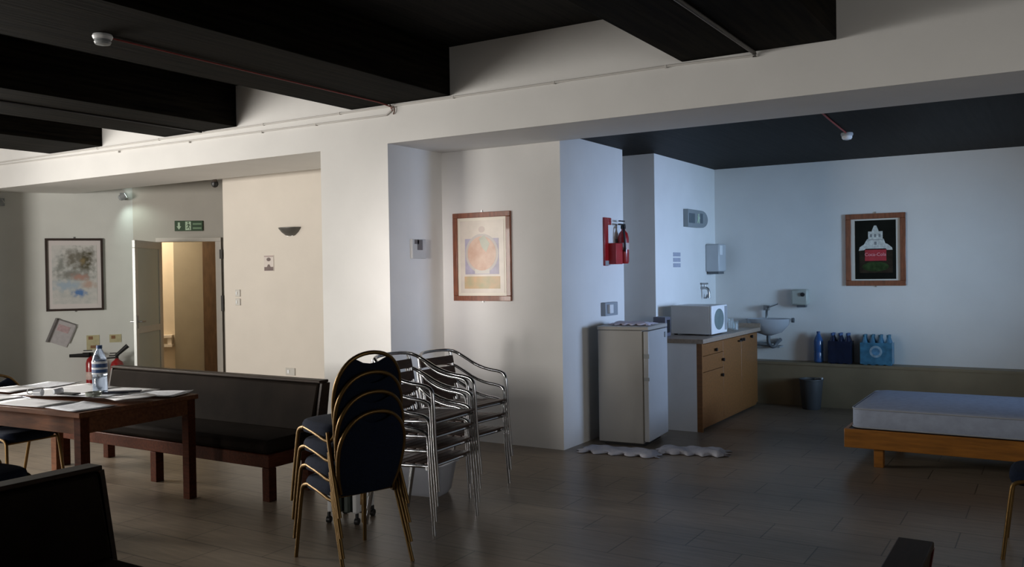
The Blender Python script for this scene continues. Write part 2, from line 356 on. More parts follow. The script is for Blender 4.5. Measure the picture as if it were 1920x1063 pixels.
# ------------------------------------------------------------------ pictures
def picture(name, label, c, facing, w_, h_, fw_, fm, inner, mount, mm):
    # local: x across (rightwards as seen), y towards viewer negative, z up ; c = centre
    t = thing(name, label, 'picture', c, 0 if facing == '-y' else facing)
    f_ = MB(); W2, H2 = w_/2, h_/2
    for (x0, x1, z0, z1) in ((-W2, W2, H2-fw_, H2), (-W2, W2, -H2, -H2+fw_), (-W2, -W2+fw_, -H2+fw_, H2-fw_), (W2-fw_, W2, -H2+fw_, H2-fw_)):
        f_.box(x0, x1, -.03, 0, z0, z1)
    f_.build('frame', fm, t, bevel=.004)
    MB().box(-W2+fw_, W2-fw_, -.012, -.002, -H2+fw_, H2-fw_).build('mount', mm, t)
    MB().box(-.008, .008, -.012, 0, H2, H2+.02).build('hanging_clip', steel_m, t); MB().box(-.008, .008, -.012, 0, -H2-.015, -H2).build('hanging_clip', steel_m, t)
    pr = MB().box(-inner[0]/2, inner[0]/2, -.0145, -.012, -inner[1]/2, inner[1]/2).build('print', mount, t)
    return t, pr
def watercolour():
    m = bpy.data.materials.new('watercolour_print'); m.use_nodes = True; N = m.node_tree.nodes; L = m.node_tree.links; b = N['Principled BSDF']
    tc = N.new('ShaderNodeTexCoord'); sep = N.new('ShaderNodeSeparateXYZ'); L.new(tc.outputs['Object'], sep.inputs[0])
    def spot(cx, cz, rx, rz, dist=.6):
        mp = N.new('ShaderNodeMapping'); mp.inputs['Location'].default_value = (-cx/rx, 0, -cz/rz); mp.inputs['Scale'].default_value = (1/rx, .01, 1/rz)
        nz = N.new('ShaderNodeTexNoise'); nz.inputs['Scale'].default_value = 16; nz.inputs['Detail'].default_value = 5; L.new(tc.outputs['Object'], nz.inputs['Vector'])
        L.new(tc.outputs['Object'], mp.inputs[0])
        ln = N.new('ShaderNodeVectorMath'); ln.operation = 'LENGTH'; L.new(mp.outputs[0], ln.inputs[0])
        ad = N.new('ShaderNodeMath'); ad.operation = 'MULTIPLY_ADD'; ad.inputs[1].default_value = 2.6; L.new(nz.outputs['Fac'], ad.inputs[0]); 
        s2 = N.new('ShaderNodeMath'); s2.operation = 'ADD'; s2.inputs[1].default_value = -1.3
        L.new(ln.outputs['Value'], ad.inputs[2]); L.new(ad.outputs[0], s2.inputs[0])
        mr = N.new('ShaderNodeMapRange'); mr.inputs['From Min'].default_value = 1.5; mr.inputs['From Max'].default_value = .35; L.new(s2.outputs[0], mr.inputs['Value'])
        return mr.outputs[0]
    cur = None
    for (cx, cz, rx, rz, col) in ((0, -.02, .28, .34, (.44, .46, .45)), (.13, .19, .11, .15, (.085, .075, .045)), (-.03, .22, .09, .12, (.17, .16, .13)), (-.17, .12, .05, .1, (.25, .26, .24)),
                                  (.0, .0, .2, .06, (.22, .22, .20)), (.06, -.03, .09, .04, (.40, .24, .20)), (.17, -.14, .08, .05, (.45, .33, .28)),
                                  (-.1, -.15, .14, .06, (.34, .42, .50)), (.05, -.25, .07, .045, (.10, .20, .42)), (.1, .18, .035, .04, (.22, .17, .09))):
        f_ = spot(cx, cz, rx, rz)
        mx = N.new('ShaderNodeMix'); mx.data_type = 'RGBA'; L.new(f_, mx.inputs['Factor'])
        if cur is None: mx.inputs['A'].default_value = (.56, .55, .53, 1)
        else: L.new(cur, mx.inputs['A'])
        mx.inputs['B'].default_value = (*col, 1); cur = mx.outputs['Result']
    L.new(cur, b.inputs['Base Color']); b.inputs['Roughness'].default_value = .35
    return m
picture('framed_picture', 'dark-framed watercolour print of blue, grey and brown washes on the left wall', PPt(-.742, 0, 1.646), RP, .71, .986, .030, frame_dk, (.55, .80), watercolour(), mat('pinkish_mount', (.60, .56, .55), .6, noise=.01))

def flat(mbf, name, m, parent): return mbf.build(name, m, parent)
def disc(b_, cx, cz, rx, rz, y0, y1, seg=32): 
    b_.prism([(cx+rx*math.cos(2*PI*i/seg), cz+rz*math.sin(2*PI*i/seg)) for i in range(seg)], y0, y1, 'xz'); return b_
pc = mat('poster_cream', (.74, .66, .57), .25, noise=.06, nscale=9)
t, pr = picture('framed_poster', 'red-brown framed cream poster with a salmon circle beside the pillar', (-4.588, 6.88, 1.742), '-y', .645, .83, .048, poster_wood, (.49, .68), pc, mat('poster_margin', (.80, .74, .62), .3, noise=.02))
pv = mat('poster_violet', (.44, .40, .50), .3, noise=.12, nscale=14); psal = mat('poster_salmon', (.70, .42, .30), .3, noise=.14, nscale=9, col2=(.74, .55, .43)); pgr = mat('poster_band', (.55, .50, .30), .3, noise=.15, nscale=9, col2=(.70, .45, .26)); pgn = mat('poster_sage', (.52, .52, .42), .3, noise=.1)
MB().box(-.19, .19, -.0155, -.0145, -.165, .17).build('violet_field', pv, t)
disc(MB(), 0, .03, .185, .185, -.0162, -.0155).build('pale_ring', mat('poster_ring', (.58, .52, .48), .3, noise=.05), t)
disc(MB(), 0, .03, .16, .16, -.0170, -.0162).build('salmon_circle', psal, t)
MB().prism([(-.03, .17), (.03, .2), (.09, .12), (.05, .04), (.0, .09)], -.0176, -.0170, 'xz').build('sage_shape', pgn, t)
MB().box(-.08, .085, -.0165, -.0155, -.16, -.115).build('title_box', mat('poster_title', (.66, .62, .56), .3, noise=.03), t)
MB().box(-.20, .20, -.0160, -.0145, -.30, -.185).build('green_orange_band', pgr, t)
disc(MB(), 0, .255, .035, .03, -.0155, -.0145).build('crest', mat('poster_crest', (.60, .50, .44), .3, noise=.05), t)

pb = mat('poster_black', (.006, .008, .006), .5, spec=.1, noise=.3)
t, pr = picture('framed_poster', 'brown-framed dark poster with white tiered church and red panel on the alcove wall', (-1.745, 10.57, 1.782), '-y', .632, .81, .058, poster_wood, (.43, .66), pb, mount_m)
pw = mat('poster_white', (.60, .62, .58), .5, noise=.25, nscale=40); pred = mat('poster_red', (.42, .02, .04), .35, noise=.15, nscale=14)
# tiered white church with cupola
b = MB()
b.prism([(-.012, .27), (.012, .27), (.035, .215), (.035, .2), (-.035, .2), (-.035, .215)], -.0160, -.0145, 'xz')
b.box(-.075, .078, -.0158, -.0145, .12, .205)
b.prism([(-.085, .12), (.088, .12), (.105, .07), (.13, .06), (.175, .02), (.18, -.005), (.12, -.005), (.11, .012), (-.10, .012), (-.12, -.005), (-.175, -.01), (-.165, .03), (-.12, .06)], -.0158, -.0145, 'xz')
b.build('white_church', pw, t)
pd = mat('poster_grey', (.22, .24, .25), .4, noise=.2)
b = MB()
for x in (-.055, -.012, .035): b.box(x, x+.022, -.0163, -.0158, .14, .175)
b.box(-.09, .092, -.0163, -.0158, .108, .114); b.box(-.01, .014, -.0163, -.0158, .055, .09)
b.build('church_windows', pd, t)
MB().box(-.11, .115, -.0166, -.0145, -.125, -.0).build('red_panel', pred, t)
text_mesh('red_panel_text', 'Coca-Cola', .052, mat('poster_pink', (.75, .38, .42), .4, noise=.05), t, Matrix.Translation((0, -.0172, -.055)) @ Matrix.Rotation(PI/2, 4, 'X'), .0004)
pg1 = mat('poster_dark_green', (.030, .055, .018), .5, spec=.1, noise=.4, nscale=20); pg2 = mat('poster_ground', (.030, .022, .014), .5, spec=.1, noise=.4, nscale=14)
MB().box(-.17, .18, -.0152, -.0145, -.26, -.0).build('ground_patch', pg2, t)
disc(MB(), 0, -.19, .14, .055, -.0157, -.0152).build('green_glow', pg1, t)

# ------------------------------------------------------------------ signs, fittings on the walls
t = thing('exit_sign', 'green emergency exit sign with arrow and running figure above the doorway', 'sign', DP(.045, 0, 2.308), RD)
MB().box(-.19, .19, -.02, 0, -.072, .072).build('panel', green_m, t, bevel=.003)
SX = .69
def sx_(pts): return [(u*SX, v*1.2) for u, v in pts]
b = MB(); b.prism(sx_([(-.21, .04), (-.17, .04), (-.17, -.005), (-.145, -.005), (-.19, -.045), (-.235, -.005), (-.21, -.005)]), -.023, -.02, 'xz'); b.build('arrow', sgreen_m, t)
b = MB(); b.box(-.065*SX, .045*SX, -.022, -.02, -.06, .06); b.build('door_symbol', sgreen_m, t)
b = MB(); disc(b, -.006, .043, .009, .012, -.0235, -.022, 12)
b.prism(sx_([(-.022, .02), (.012, .022), (.03, .0), (.024, -.006), (.008, .008), (.006, -.012), (.024, -.03), (.022, -.046), (.014, -.046), (.014, -.033), (-.006, -.016), (-.02, -.03), (-.045, -.03), (-.045, -.022), (-.024, -.021), (-.01, -.004), (-.012, .01), (-.028, .008), (-.04, -.006), (-.046, 0)]), -.0235, -.022, 'xz'); b.build('running_figure', green_m, t)
b = MB(); b.box(.055, .172, -.022, -.02, .015, .037).box(.055, .172, -.022, -.02, -.045, -.022); b.build('lettering', mat('sign_letter', (.16, .26, .15), .5, noise=.2), t)

t = thing('wall_sconce', 'half-bowl metal uplighter sconce on the wall left of the pillar', 'lamp', (-7.675, YN, 2.085))
pr_ = []
b = MB(); seg = 14
prof = [(.02, -.03), (.07, -.02), (.12, .015), (.16, .06), (.165, .07)]
rings = []
for r_, z_ in prof: rings.append([b.bm.verts.new((r_*math.cos(PI+PI*i/seg), r_*.75*math.sin(PI+PI*i/seg), z_)) for i in range(seg+1)])
for A, B in zip(rings, rings[1:]):
    for i in range(seg): b.bm.faces.new([A[i], A[i+1], B[i+1], B[i]])
b.build('bowl', mat('sconce_metal', (.13, .125, .115), .45, metal=.5, noise=.1), t, solid=.004)
MB().box(-.05, .05, -.02, 0, -.03, .05).build('wall_plate', steel_m, t)

t = thing('wall_sign', 'small pictogram notice with dark figure on the wall below the sconce', 'sign', (-8.05, YN, 1.742))
MB().box(-.082, .082, -.006, 0, -.095, .095).build('sheet', mat('notice_pale', (.58, .52, .48), .6, noise=.03), t)
b = MB(); b.box(-.075, .075, -.008, -.006, -.09, -.045).prism([(-.03, -.045), (.03, -.045), (.012, -.015), (-.012, -.015)], -.008, -.006, 'xz'); disc(b, 0, .045, .035, .022, -.008, -.006, 16); b.build('figure', mat('notice_ink', (.13, .09, .085), .6, noise=.2), t)
MB().box(-.075, .075, -.008, -.006, .075, .09).build('top_stripe', mat('notice_stripe', (.36, .28, .26), .6, noise=.1), t)

def plate(name, label, cat, c, w_, h_, face='-y', nbut=1, base=None):
    t = thing(name, label, cat, c, {'-y': 0, '+x': PI/2}[face])
    MB().box(-w_/2, w_/2, -.012, 0, -h_/2, h_/2).build('face_plate', base or mat('switch_plate', (.50, .48, .44), .4, noise=.03), t, bevel=.003)
    b = MB()
    for i in range(nbut): b.box(-w_*.28+i*w_*.3, -w_*.28+i*w_*.3+w_*.22, -.018, -.012, -h_*.22, h_*.22)
    b.build('rocker', white_pl, t); return t
plate('light_switch', 'upper light switch on the wall right of the doorway', 'switch', (-8.60, YN, 1.383), .085, .085)
plate('light_switch', 'lower light switch on the wall right of the doorway', 'switch', (-8.60, YN, 1.274), .085, .085)
plate('wall_socket', 'low wall socket beside the pillar just above the long bench', 'socket', (-7.72, YN, .455), .15, .085)

# thermostat box on the pillar
t = thing('thermostat', 'small grey controller box with dark display on the bluish pillar side', 'thermostat', (-5.05, 6.475, 1.82), PI/2)
MB().box(-.10, .10, -.03, 0, -.09, .09).build('housing', mat('thermostat_case', (.52, .52, .51), .5, noise=.03), t, bevel=.005)
MB().box(-.07, -.01, -.034, -.03, .045, .085).box(-.03, .045, -.034, -.03, -.01, .085).build('display', mat('thermostat_display', (.11, .11, .12), .3, noise=.05), t)

# security camera and spot fixtures
t = thing('security_camera', 'small dark dome security camera above the doorway under the beam', 'camera', (-8.93, 7.40, 2.81))
MB().lathe([(.05, .14), (.05, .12), (.02, .1), (.02, 0), (.035, -.04)], seg=16).build('mount', mat('camera_mount', (.12, .09, .075), .5, noise=.1), t)
MB().lathe([(.04, -.04), (.045, -.07), (.03, -.1), (.008, -.11)], seg=16).build('dome', black_m, t)
def spot(c, label, power):
    t = thing('wall_spotlight', label, 'lamp', c, RP-PI/2)
    MB().box(0, .02, -.04, .04, -.05, .05).tube([(.02, 0, 0), (.07, 0, 0)], .01).build('bracket', lgrey_m, t)
    M = Matrix.Translation((.09, 0, -.01)) @ Matrix.Rotation(rad(-62), 4, 'X')
    MB().lathe([(.02, -.06), (.04, -.04), (.045, .04)], seg=16, M=M).build('lamp_head', lgrey_m, t)
    MB().lathe([(.040, .041), (.001, .043)], seg=16, M=M).build('lamp_lens', lamp_glow if power else white_pl, t)
    if power:
        l = bpy.data.lights.new('spot_beam', 'SPOT'); l.energy = power; l.color = (.82, 1.0, .90); l.spot_size = rad(100); l.spot_blend = .9; l.shadow_soft_size = .03
        o = bpy.data.objects.new('spot_beam', l); C.objects.link(o); o.location = PPt(-.16, -.20, c[2]-.03); o.rotation_euler = (Vector(DP(-.42, 0, c[2]-.75))-Vector(o.location)).to_track_quat('-Z', 'Y').to_euler()
spot(PPt(-.12, 0, 2.72), 'glowing wall spotlight in the corner left of the doorway', 7)
spot(PPt(-1.60, 0, 2.62), 'unlit spotlight on the left wall at the frame edge', 0)

# tilted leaflet rack and yellow notices on the left wall
t = thing('leaflet_rack', 'tilted sheet in a dark clip frame hanging below the watercolour', 'rack', PPt(-.915, 0, .85), RP)
M = Matrix.Rotation(rad(22), 4, 'Y')
MB().box(-.12, .12, -.012, -.004, -.16, .16, M=M).build('sheet', mat('rack_sheet', (.42, .40, .41), .6, noise=.08, nscale=20), t)
MB().box(-.145, -.12, -.04, 0, -.17, .17, M=M).box(-.12, .13, -.02, 0, .16, .172, M=M).build('clip_frame', mat('rack_frame', (.17, .16, .16), .5, noise=.1), t)
MB().box(-.08, .07, -.014, -.012, .02, .11, M=M).build('print_block', mat('rack_print', (.42, .30, .31), .6, noise=.15, nscale=30), t)
MB().box(.12, .135, -.02, 0, -.1, .15, M=M).build('edge_strip', mat('rack_edge', (.26, .25, .25), .5, noise=.1), t)
ym = mat('yellow_card', (.44, .40, .24), .6, noise=.1, nscale=20); ym2 = mat('brown_print', (.22, .11, .05), .6, noise=.2)
for nm, lab, yy, z0, z1, wd in (('safety_notice', 'tall yellowish notice above the left fire extinguisher', -.536, .61, .81, .16), ('safety_notice', 'small yellowish notice above the right fire extinguisher', -.254, .70, .81, .15)):
    t = thing(nm, lab, 'notice', PPt(yy, 0, 0), RP)
    MB().box(-wd/2, wd/2, -.005, 0, z0, z1).build('card', ym, t)
    b = MB(); b.box(-wd*.35, 0, -.0065, -.005, z1-.06, z1-.015)
    if z1-z0 > .12: b.box(-wd*.2, wd*.3, -.0065, -.005, z0+.02, z0+.06)
    b.build('pictograms', ym2, t)

def extinguisher(loc, rz, label, h=.42, r=.075, horn=None, hose=None, wall=None):
    t = thing('fire_extinguisher', label, 'fire extinguisher', loc, rz)
    MB().lathe([(r*.85, 0), (r, .02), (r, h-.08), (r*.8, h-.03), (r*.35, h), (.02, h+.02)], seg=20).build('cylinder', red_m, t)
    MB().lathe([(r+.001, h*.42), (r+.001, h*.62)], seg=20, caps=False).build('label_band', mat('ext_label', (.55, .42, .38), .5, noise=.2, nscale=20), t)
    MB().box(-.02, .02, -.02, .02, h+.015, h+.05).box(-.012, .012, -.10, .03, h+.05, h+.065).box(-.012, .012, -.09, .02, h+.085, h+.097, ).build('valve_handle', black_m, t, bevel=.003)
    if hose: MB().tube(hose, .011, smooth=2).build('hose', black_m, t)
    if wall: MB().box(-wall, -r+.004, -.03, .03, h*.55, h*.75).build('wall_bracket', conduit_m, t)
    if horn: MB().tube(horn, .022, r_end=.032).build('horn', black_m, t)
    return t
extinguisher(PPt(-.56, -.12, 0), RP-PI/2, 'red fire extinguisher with black horn behind the water bottle by left wall', .52, .065,
             horn=[(.02, -.26, .55), (.02, -.02, .55)], hose=[(0, 0, .55), (.07, .03, .60), (.09, .03, .4), (.07, .03, .2)])
extinguisher(PPt(-.235, -.14, 0), RP-PI/2, 'red fire extinguisher with raised hose near the door leaf', .47, .085,
             hose=[(0, 0, .50), (.05, -.14, .50), (.06, -.22, .48)], horn=[(.04, -.02, .52), (.04, .14, .66)])
# right-hand fire point
t = thing('fire_point_board', 'red fire point board with hooked top on the bluish wall', 'fire point', (-3.75, 7.84, 0), PI/2)
MB().box(-.115, -.03, -.02, 0, 1.64, 2.11).box(-.03, .04, -.02, 0, 2.04, 2.11).build('board', red_m, t, bevel=.003)
MB().box(-.03, .12, -.10, -.002, 1.655, 1.86).build('bracket_box', mat('fire_box_red', (.40, .02, .025), .4, noise=.1), t, bevel=.004)
MB().box(-.11, -.0, -.022, -.02, 1.645, 1.69).build('label_strip', lgrey_m, t)
extinguisher((-3.675, 8.035, 1.66), 0, 'small dark red fire extinguisher hanging on the bluish wall', .33, .055, hose=[(0, 0, .35), (.03, -.06, .37), (.05, -.07, .2), (.04, -.05, .12)], wall=.076)

# sockets etc on alcove walls
t = thing('wall_socket', 'boxed double socket with pale plug on the wall behind the fridge', 'socket', (-3.75, 7.80, 1.22), PI/2)
MB().box(-.14, .14, -.05, 0, -.065, .065).build('box', mat('socket_box', (.30, .33, .36), .5, noise=.04), t, bevel=.004)
MB().box(-.10, -.02, -.08, -.05, -.04, .045).build('plug', white_pl, t, bevel=.004)
t = thing('emergency_light', 'grey half-oval emergency light with running figure on the alcove side wall', 'lamp', (-3.6, 9.82, 2.175), PI/2)
pts = [(-.33, -.10), (.12, -.10)]+[(.12+.21*math.sin(a), -.10*math.cos(a)) for a in [PI*i/12 for i in range(1, 12)]]+[(.12, .10), (-.33, .10)]
MB().prism(pts, -.06, 0, 'xz').build('housing', mat('emergency_case', (.24, .27, .28), .45, noise=.08), t, bevel=.004)
MB().box(-.30, -.12, -.063, -.06, -.055, .055).box(.07, .15, -.063, -.06, -.05, .065).build('dark_panel', mat('emergency_dark', (.09, .12, .14), .4, noise=.1), t)
b = MB(); disc(b, .0, .045, .018, .014, -.064, -.06, 12); b.prism([(-.03, .03), (.03, .03), (.045, 0), (.02, 0), (.03, -.05), (.01, -.05), (0, -.02), (-.03, -.05), (-.045, -.045), (-.02, 0)], -.064, -.06, 'xz'); b.build('running_figure', sgreen_m, t)
for i, (z, lab) in enumerate(((1.76, 'topmost of three small stickers beside the alcove pilaster'), (1.70, 'middle one of three small stickers beside the alcove pilaster'), (1.64, 'lowest of three small stickers beside the alcove pilaster'))):
    tag(MB().box(-3.6, -3.595, 9.17, 9.38, z-.022, z+.022).build('sticker', mat('sticker_grey', (.36, .38, .46), .6, noise=.08, nscale=30)), lab, 'sticker', 'stickers on the alcove side wall')
t = thing('towel_dispenser', 'white paper towel dispenser in the alcove corner above the sink', 'dispenser', (-3.6, 10.34, 1.56))
MB().box(0, .17, -.13, .13, 0, .33).build('housing', mat('dispenser_case', (.46, .48, .50), .4, noise=.03), t, bevel=.015)
MB().box(.17, .176, -.12, -.02, .2, .31).build('front_window', white_pl, t)
MB().box(.02, .15, -.10, .10, -.03, 0).build('paper_slot', grey_m, t)
t = thing('water_tap', 'small grey wall tap above the microwave', 'tap', (-3.6, 10.04, 1.23))
MB().tube([(0, 0, .14), (.08, 0, .14), (.10, 0, .10), (.10, 0, .02)], .016, smooth=2).build('spout', steel_m, t)
MB().tube([(.05, 0, .14), (.05, 0, .19)], .012).box(.02, .08, -.03, .03, .18, .2).build('lever', steel_m, t)
MB().tube([(0, .1, .02), (.03, .1, .02), (.05, .1, .06)], .012).build('valve', steel_m, t)
t = thing('soap_dispenser', 'pale soap dispenser with dark button on the alcove back wall', 'dispenser', (-2.565, 10.57, 1.245))
MB().box(-.095, .095, -.11, 0, -.09, .095).build('housing', mat('soap_case', (.40, .42, .38), .4, noise=.04), t, bevel=.02)
b = MB(); b.lathe([(.025, 0), (.022, .02)], c=(0, 0, 0), seg=16, M=Matrix.Translation((.04, -.11, .035)) @ Matrix.Rotation(PI/2, 4, 'X')); b.build('button', black_m, t)
MB().box(-.03, .07, -.10, -.03, -.115, -.09).build('nozzle_tray', grey_m, t)

# wash basin on the alcove wall
t = thing('wash_basin', 'small white wall basin with trap between the cupboard and bottles', 'sink', (-2.90, 10.569, 0))
b = MB(); seg = 20
rings = []
for s_, z_ in ((.12, .80), (.6, .84), (.92, .93), (1.0, 1.0), (.93, 1.0), (.8, .93), (.25, .88)):
    ring = []
    for i in range(seg):
        a = 2*PI*i/seg; cx = .26*s_*math.cos(a); cy = -.20+.195*s_*math.sin(a)
        ring.append(b.bm.verts.new((cx, cy, z_)))
    rings.append(ring)
for A, B in zip(rings, rings[1:]):
    for i in range(seg): b.bm.faces.new([A[i], A[(i+1) % seg], B[(i+1) % seg], B[i]])
b.bm.faces.new(rings[-1]); b.bm.faces.new(rings[0][::-1]); b.build('bowl', ceramic_m, t)
MB().tube([(0, -.2, .80), (0, -.2, .70), (.06, -.2, .66), (.09, -.16, .72), (.09, -.02, .74)], .022, smooth=2).build('trap', grey_m, t)
MB().tube([(-.06, -.05, 1.0), (-.06, -.05, 1.09), (-.02, -.14, 1.13)], .016, smooth=1).box(-.09, -.03, -.08, -.02, 1.09, 1.15).tube([(-.03, -.06, 1.13), (.08, -.08, 1.17)], .01).build('tap', steel_m, t)
MB().tube([(.27, -.2, .985), (.30, -.2, .985)], .028).build('overflow_knob', grey_m, t)
tag(MB().box(-3.12, -2.78, 10.40, 10.569, .655, .675).box(-3.1, -2.84, 10.46, 10.569, .70, .712).build('wall_shelf', lgrey_m), 'thin grey shelf under the wash basin', 'shelf')

# ------------------------------------------------------------------ detectors, wires
t = thing('smoke_detector', 'white round smoke detector under the largest dark beam', 'smoke detector', (-4.98, 3.30, 3.09))
MB().lathe([(.055, 0), (.06, -.012), (.052, -.03)], seg=24).build('base', white_pl, t)
MB().lathe([(.046, -.03), (.046, -.04), (.05, -.044), (.044, -.058), (.02, -.064)], seg=24).build('sensor_head', lgrey_m, t)
tag(MB().tube([(-4.985, 3.36, 3.083), (-4.99, 4.5, 3.080), (-5.0, 5.9, 3.083), (-5.0, 6.07, 3.07), (-4.98, 6.065, 3.03)], .006, 8).build('alarm_wire', wire_m), 'red alarm wire running along the largest beam from the detector', 'wire')
t = thing('smoke_detector', 'small white smoke detector under the dark alcove ceiling', 'smoke detector', (-1.63, 8.45, HA))
MB().lathe([(.05, 0), (.055, -.012), (.05, -.03)], seg=24).build('base', lgrey_m, t)
MB().lathe([(.044, -.03), (.046, -.044), (.036, -.06), (.012, -.066)], seg=24).build('sensor_head', white_pl, t)
tag(MB().tube([(-1.63, 8.40, HA-.006), (-1.60, 7.7, HA-.007), (-1.56, 6.9, HA-.006)], .007, 8).build('alarm_wire', wire_m), 'short red alarm wire on the alcove ceiling', 'wire')
tag(MB().tube([(-1.77, -3.9, 3.078), (-1.77, 6.06, 3.078), (-1.77, 6.065, 3.05)], .014, 8).build('cable_conduit', conduit_m), 'dark conduit along the underside of the beam nearest the right', 'pipe')
tag(MB().tube([(-7.45, -3.9, 3.083), (-7.5, 6.06, 3.083)], .009, 8).build('cable_conduit', black_m), 'thin black conduit under the middle dark beam on the left', 'pipe')
b = MB(); b.tube([(-11.55, 6.064, 3.073), (-5.5, 6.066, 3.073), (-2.35, 6.066, 3.075), (-1.75, 6.066, 3.06)], .008, 8)
for x in (-9.3, -8.2, -6.6, -5.6, -4.32, -3.35, -2.42): b.box(x-.006, x+.006, 6.056, 6.079, 3.062, 3.084)
tag(b.build('cable_conduit', wpipe_m), 'upper white conduit along the white beam just under the dark beams', 'pipe')
b = MB(); b.tube([(-11.55, 6.066, 3.045), (-9.5, 6.066, 3.025), (-5.35, 6.066, 3.0), (-5.05, 6.066, 3.0), (-4.98, 6.066, 3.04)], .008, 8)
for x in (-8.9, -7.7, -6.62, -5.9): b.box(x-.006, x+.006, 6.056, 6.079, 2.99, 3.011)
tag(b.build('cable_conduit', wpipe_m), 'lower white conduit along the left half of the white beam', 'pipe')
tag(MB().tube([(-5.0, 6.06, 3.085), (-4.97, 6.055, 3.05), (-4.955, 6.05, 3.07), (-4.945, 6.06, 3.03), (-4.97, 6.07, 3.0)], .006, 8, smooth=1).build('loose_wire', mat('loose_wire_brown', (.14, .08, .06), .6, noise=.1)), 'short looped wire end hanging where the red alarm wire meets the beam', 'wire')

# ------------------------------------------------------------------ banquet chairs
def banquet_chair(label, loc, rz, group=None):
    t = thing('banquet_chair', label, 'chair', loc, rz, group)
    # seat cushion: rounded slab, forward +x
    b = MB(); prof = []
    out = []
    for (x, y) in ((-.17, -.19), (-.10, -.205), (.08, -.215), (.17, -.205), (.215, -.16), (.225, 0), (.215, .16), (.17, .205), (.08, .215), (-.10, .205), (-.17, .19), (-.185, 0)): out.append((x, y))
    rings = []
    for s_, z_ in ((.86, .398), (.97, .400), (1.0, .42), (.99, .452), (.93, .472), (.6, .484)):
        rings.append([b.bm.verts.new((.02+(x-.02)*s_, y*s_, z_)) for x, y in out])
    for A, B in zip(rings, rings[1:]):
        for i in range(len(out)): b.bm.faces.new([A[i], A[(i+1) % 12], B[(i+1) % 12], B[i]])
    b.bm.faces.new(rings[-1]); b.bm.faces.new(rings[0][::-1]); b.build('seat', navy_m, t, subsurf=1)
    # back outline (y, z) with arch; lean function
    def bx(z): return -.165-(z-.42)*.24
    half = [(.165, .42), (.19, .50), (.205, .60), (.205, .68), (.19, .74), (.16, .79), (.12, .828), (.065, .852), (0, .86)]
    full = half + [(-y, z) for y, z in half[-2::-1]]
    MB().tube([(bx(z), y, z) for y, z in full], .0115, 10, smooth=1).build('back_frame', gold_m, t)
    # upholstered panel, dips at the hand hole
    sh = [(y*.955, min(z, .846)-.004) for y, z in half[:-2]]
    top = [(.11, .832), (.085, .822), (.05, .805), (0, .797), (-.05, .805), (-.085, .822), (-.11, .832)]
    poly = sh[:-1]+top+[(-y, z) for y, z in sh[-2::-1]]
    b = MB(); n = len(poly)
    cy, cz = 0, .62
    loops = []
    for s_, off in ((1, .004), (.93, .018), (.93, None), (1, None)):
        pass
    def ring(s_, d): return [b.bm.verts.new((bx(cz+(z-cz)*s_)+d, (y-cy)*s_, cz+(z-cz)*s_)) for y, z in poly]
    R = [ring(.90, -.016), ring(1.0, -.006), ring(1.0, .006), ring(.90, .022)]
    for A, B in zip(R, R[1:]):
        for i in range(n): b.bm.faces.new([A[i], A[(i+1) % n], B[(i+1) % n], B[i]])
    b.bm.faces.new(R[0][::-1]); b.bm.faces.new(R[-1]); b.build('backrest', navy_m, t)
    for s_ in (-1, 1):
        # front leg curving into the side rail
        MB().tube([(.245, .225*s_, 0), (.205, .205*s_, .36), (.195, .20*s_, .415), (.13, .20*s_, .43)], .0115, 10, smooth=2).build('leg', gold_m, t)
        MB().tube([(-.275, .215*s_, 0), (-.145, .20*s_, .37), (-.125, .195*s_, .43)], .0115, 10, smooth=1).build('leg', gold_m, t)
        MB().tube([(.13, .20*s_, .43), (0, .203*s_, .412), (-.12, .197*s_, .378), (-.15, .185*s_, .39), (-.165, .168*s_, .43)], .0105, 10, smooth=1).build('side_rail', gold_m, t)
    MB().tube([(.195, -.2, .398), (.195, .2, .398)], .009, 8).build('cross_bar', gold_m, t); MB().tube([(-.13, -.195, .398), (-.13, .195, .398)], .009, 8).build('cross_bar', gold_m, t)
    return t
FW = math.atan2(.298, -.954)
labs = ['gold-framed navy banquet chair on the floor, lowest of its stack', 'gold-framed navy banquet chair, second from the bottom of its stack',
        'gold-framed navy banquet chair, second from the top of its stack', 'gold-framed navy banquet chair with hand hole, topmost of its stack']
proto = None
for i in range(4):
    loc = (-3.383+math.cos(FW)*.012*i, 3.711+math.sin(FW)*.012*i, .105*i)
    if i == 0: proto = banquet_chair(labs[0], loc, FW, 'stacked navy banquet chairs')
    else: dup(proto, loc, FW, labs[i])
dup(proto, (-6.70, 3.66, 0), 0.06, 'gold-framed navy banquet chair at the far left end of the table', 'navy banquet chairs around the table')
dup(proto, (-5.43, 2.74, 0), 0.0, 'navy banquet chair seat in front of the near table corner', 'navy banquet chairs around the table')
dup(proto, (-6.14, 2.93, 0), PI/2, 'navy banquet chair seat at the left frame edge in front of the table', 'navy banquet chairs around the table')
dup(proto, (-0.02, 5.65, 0), PI, 'navy banquet chair cut by the right frame edge near the bed', 'navy banquet chair at the right')

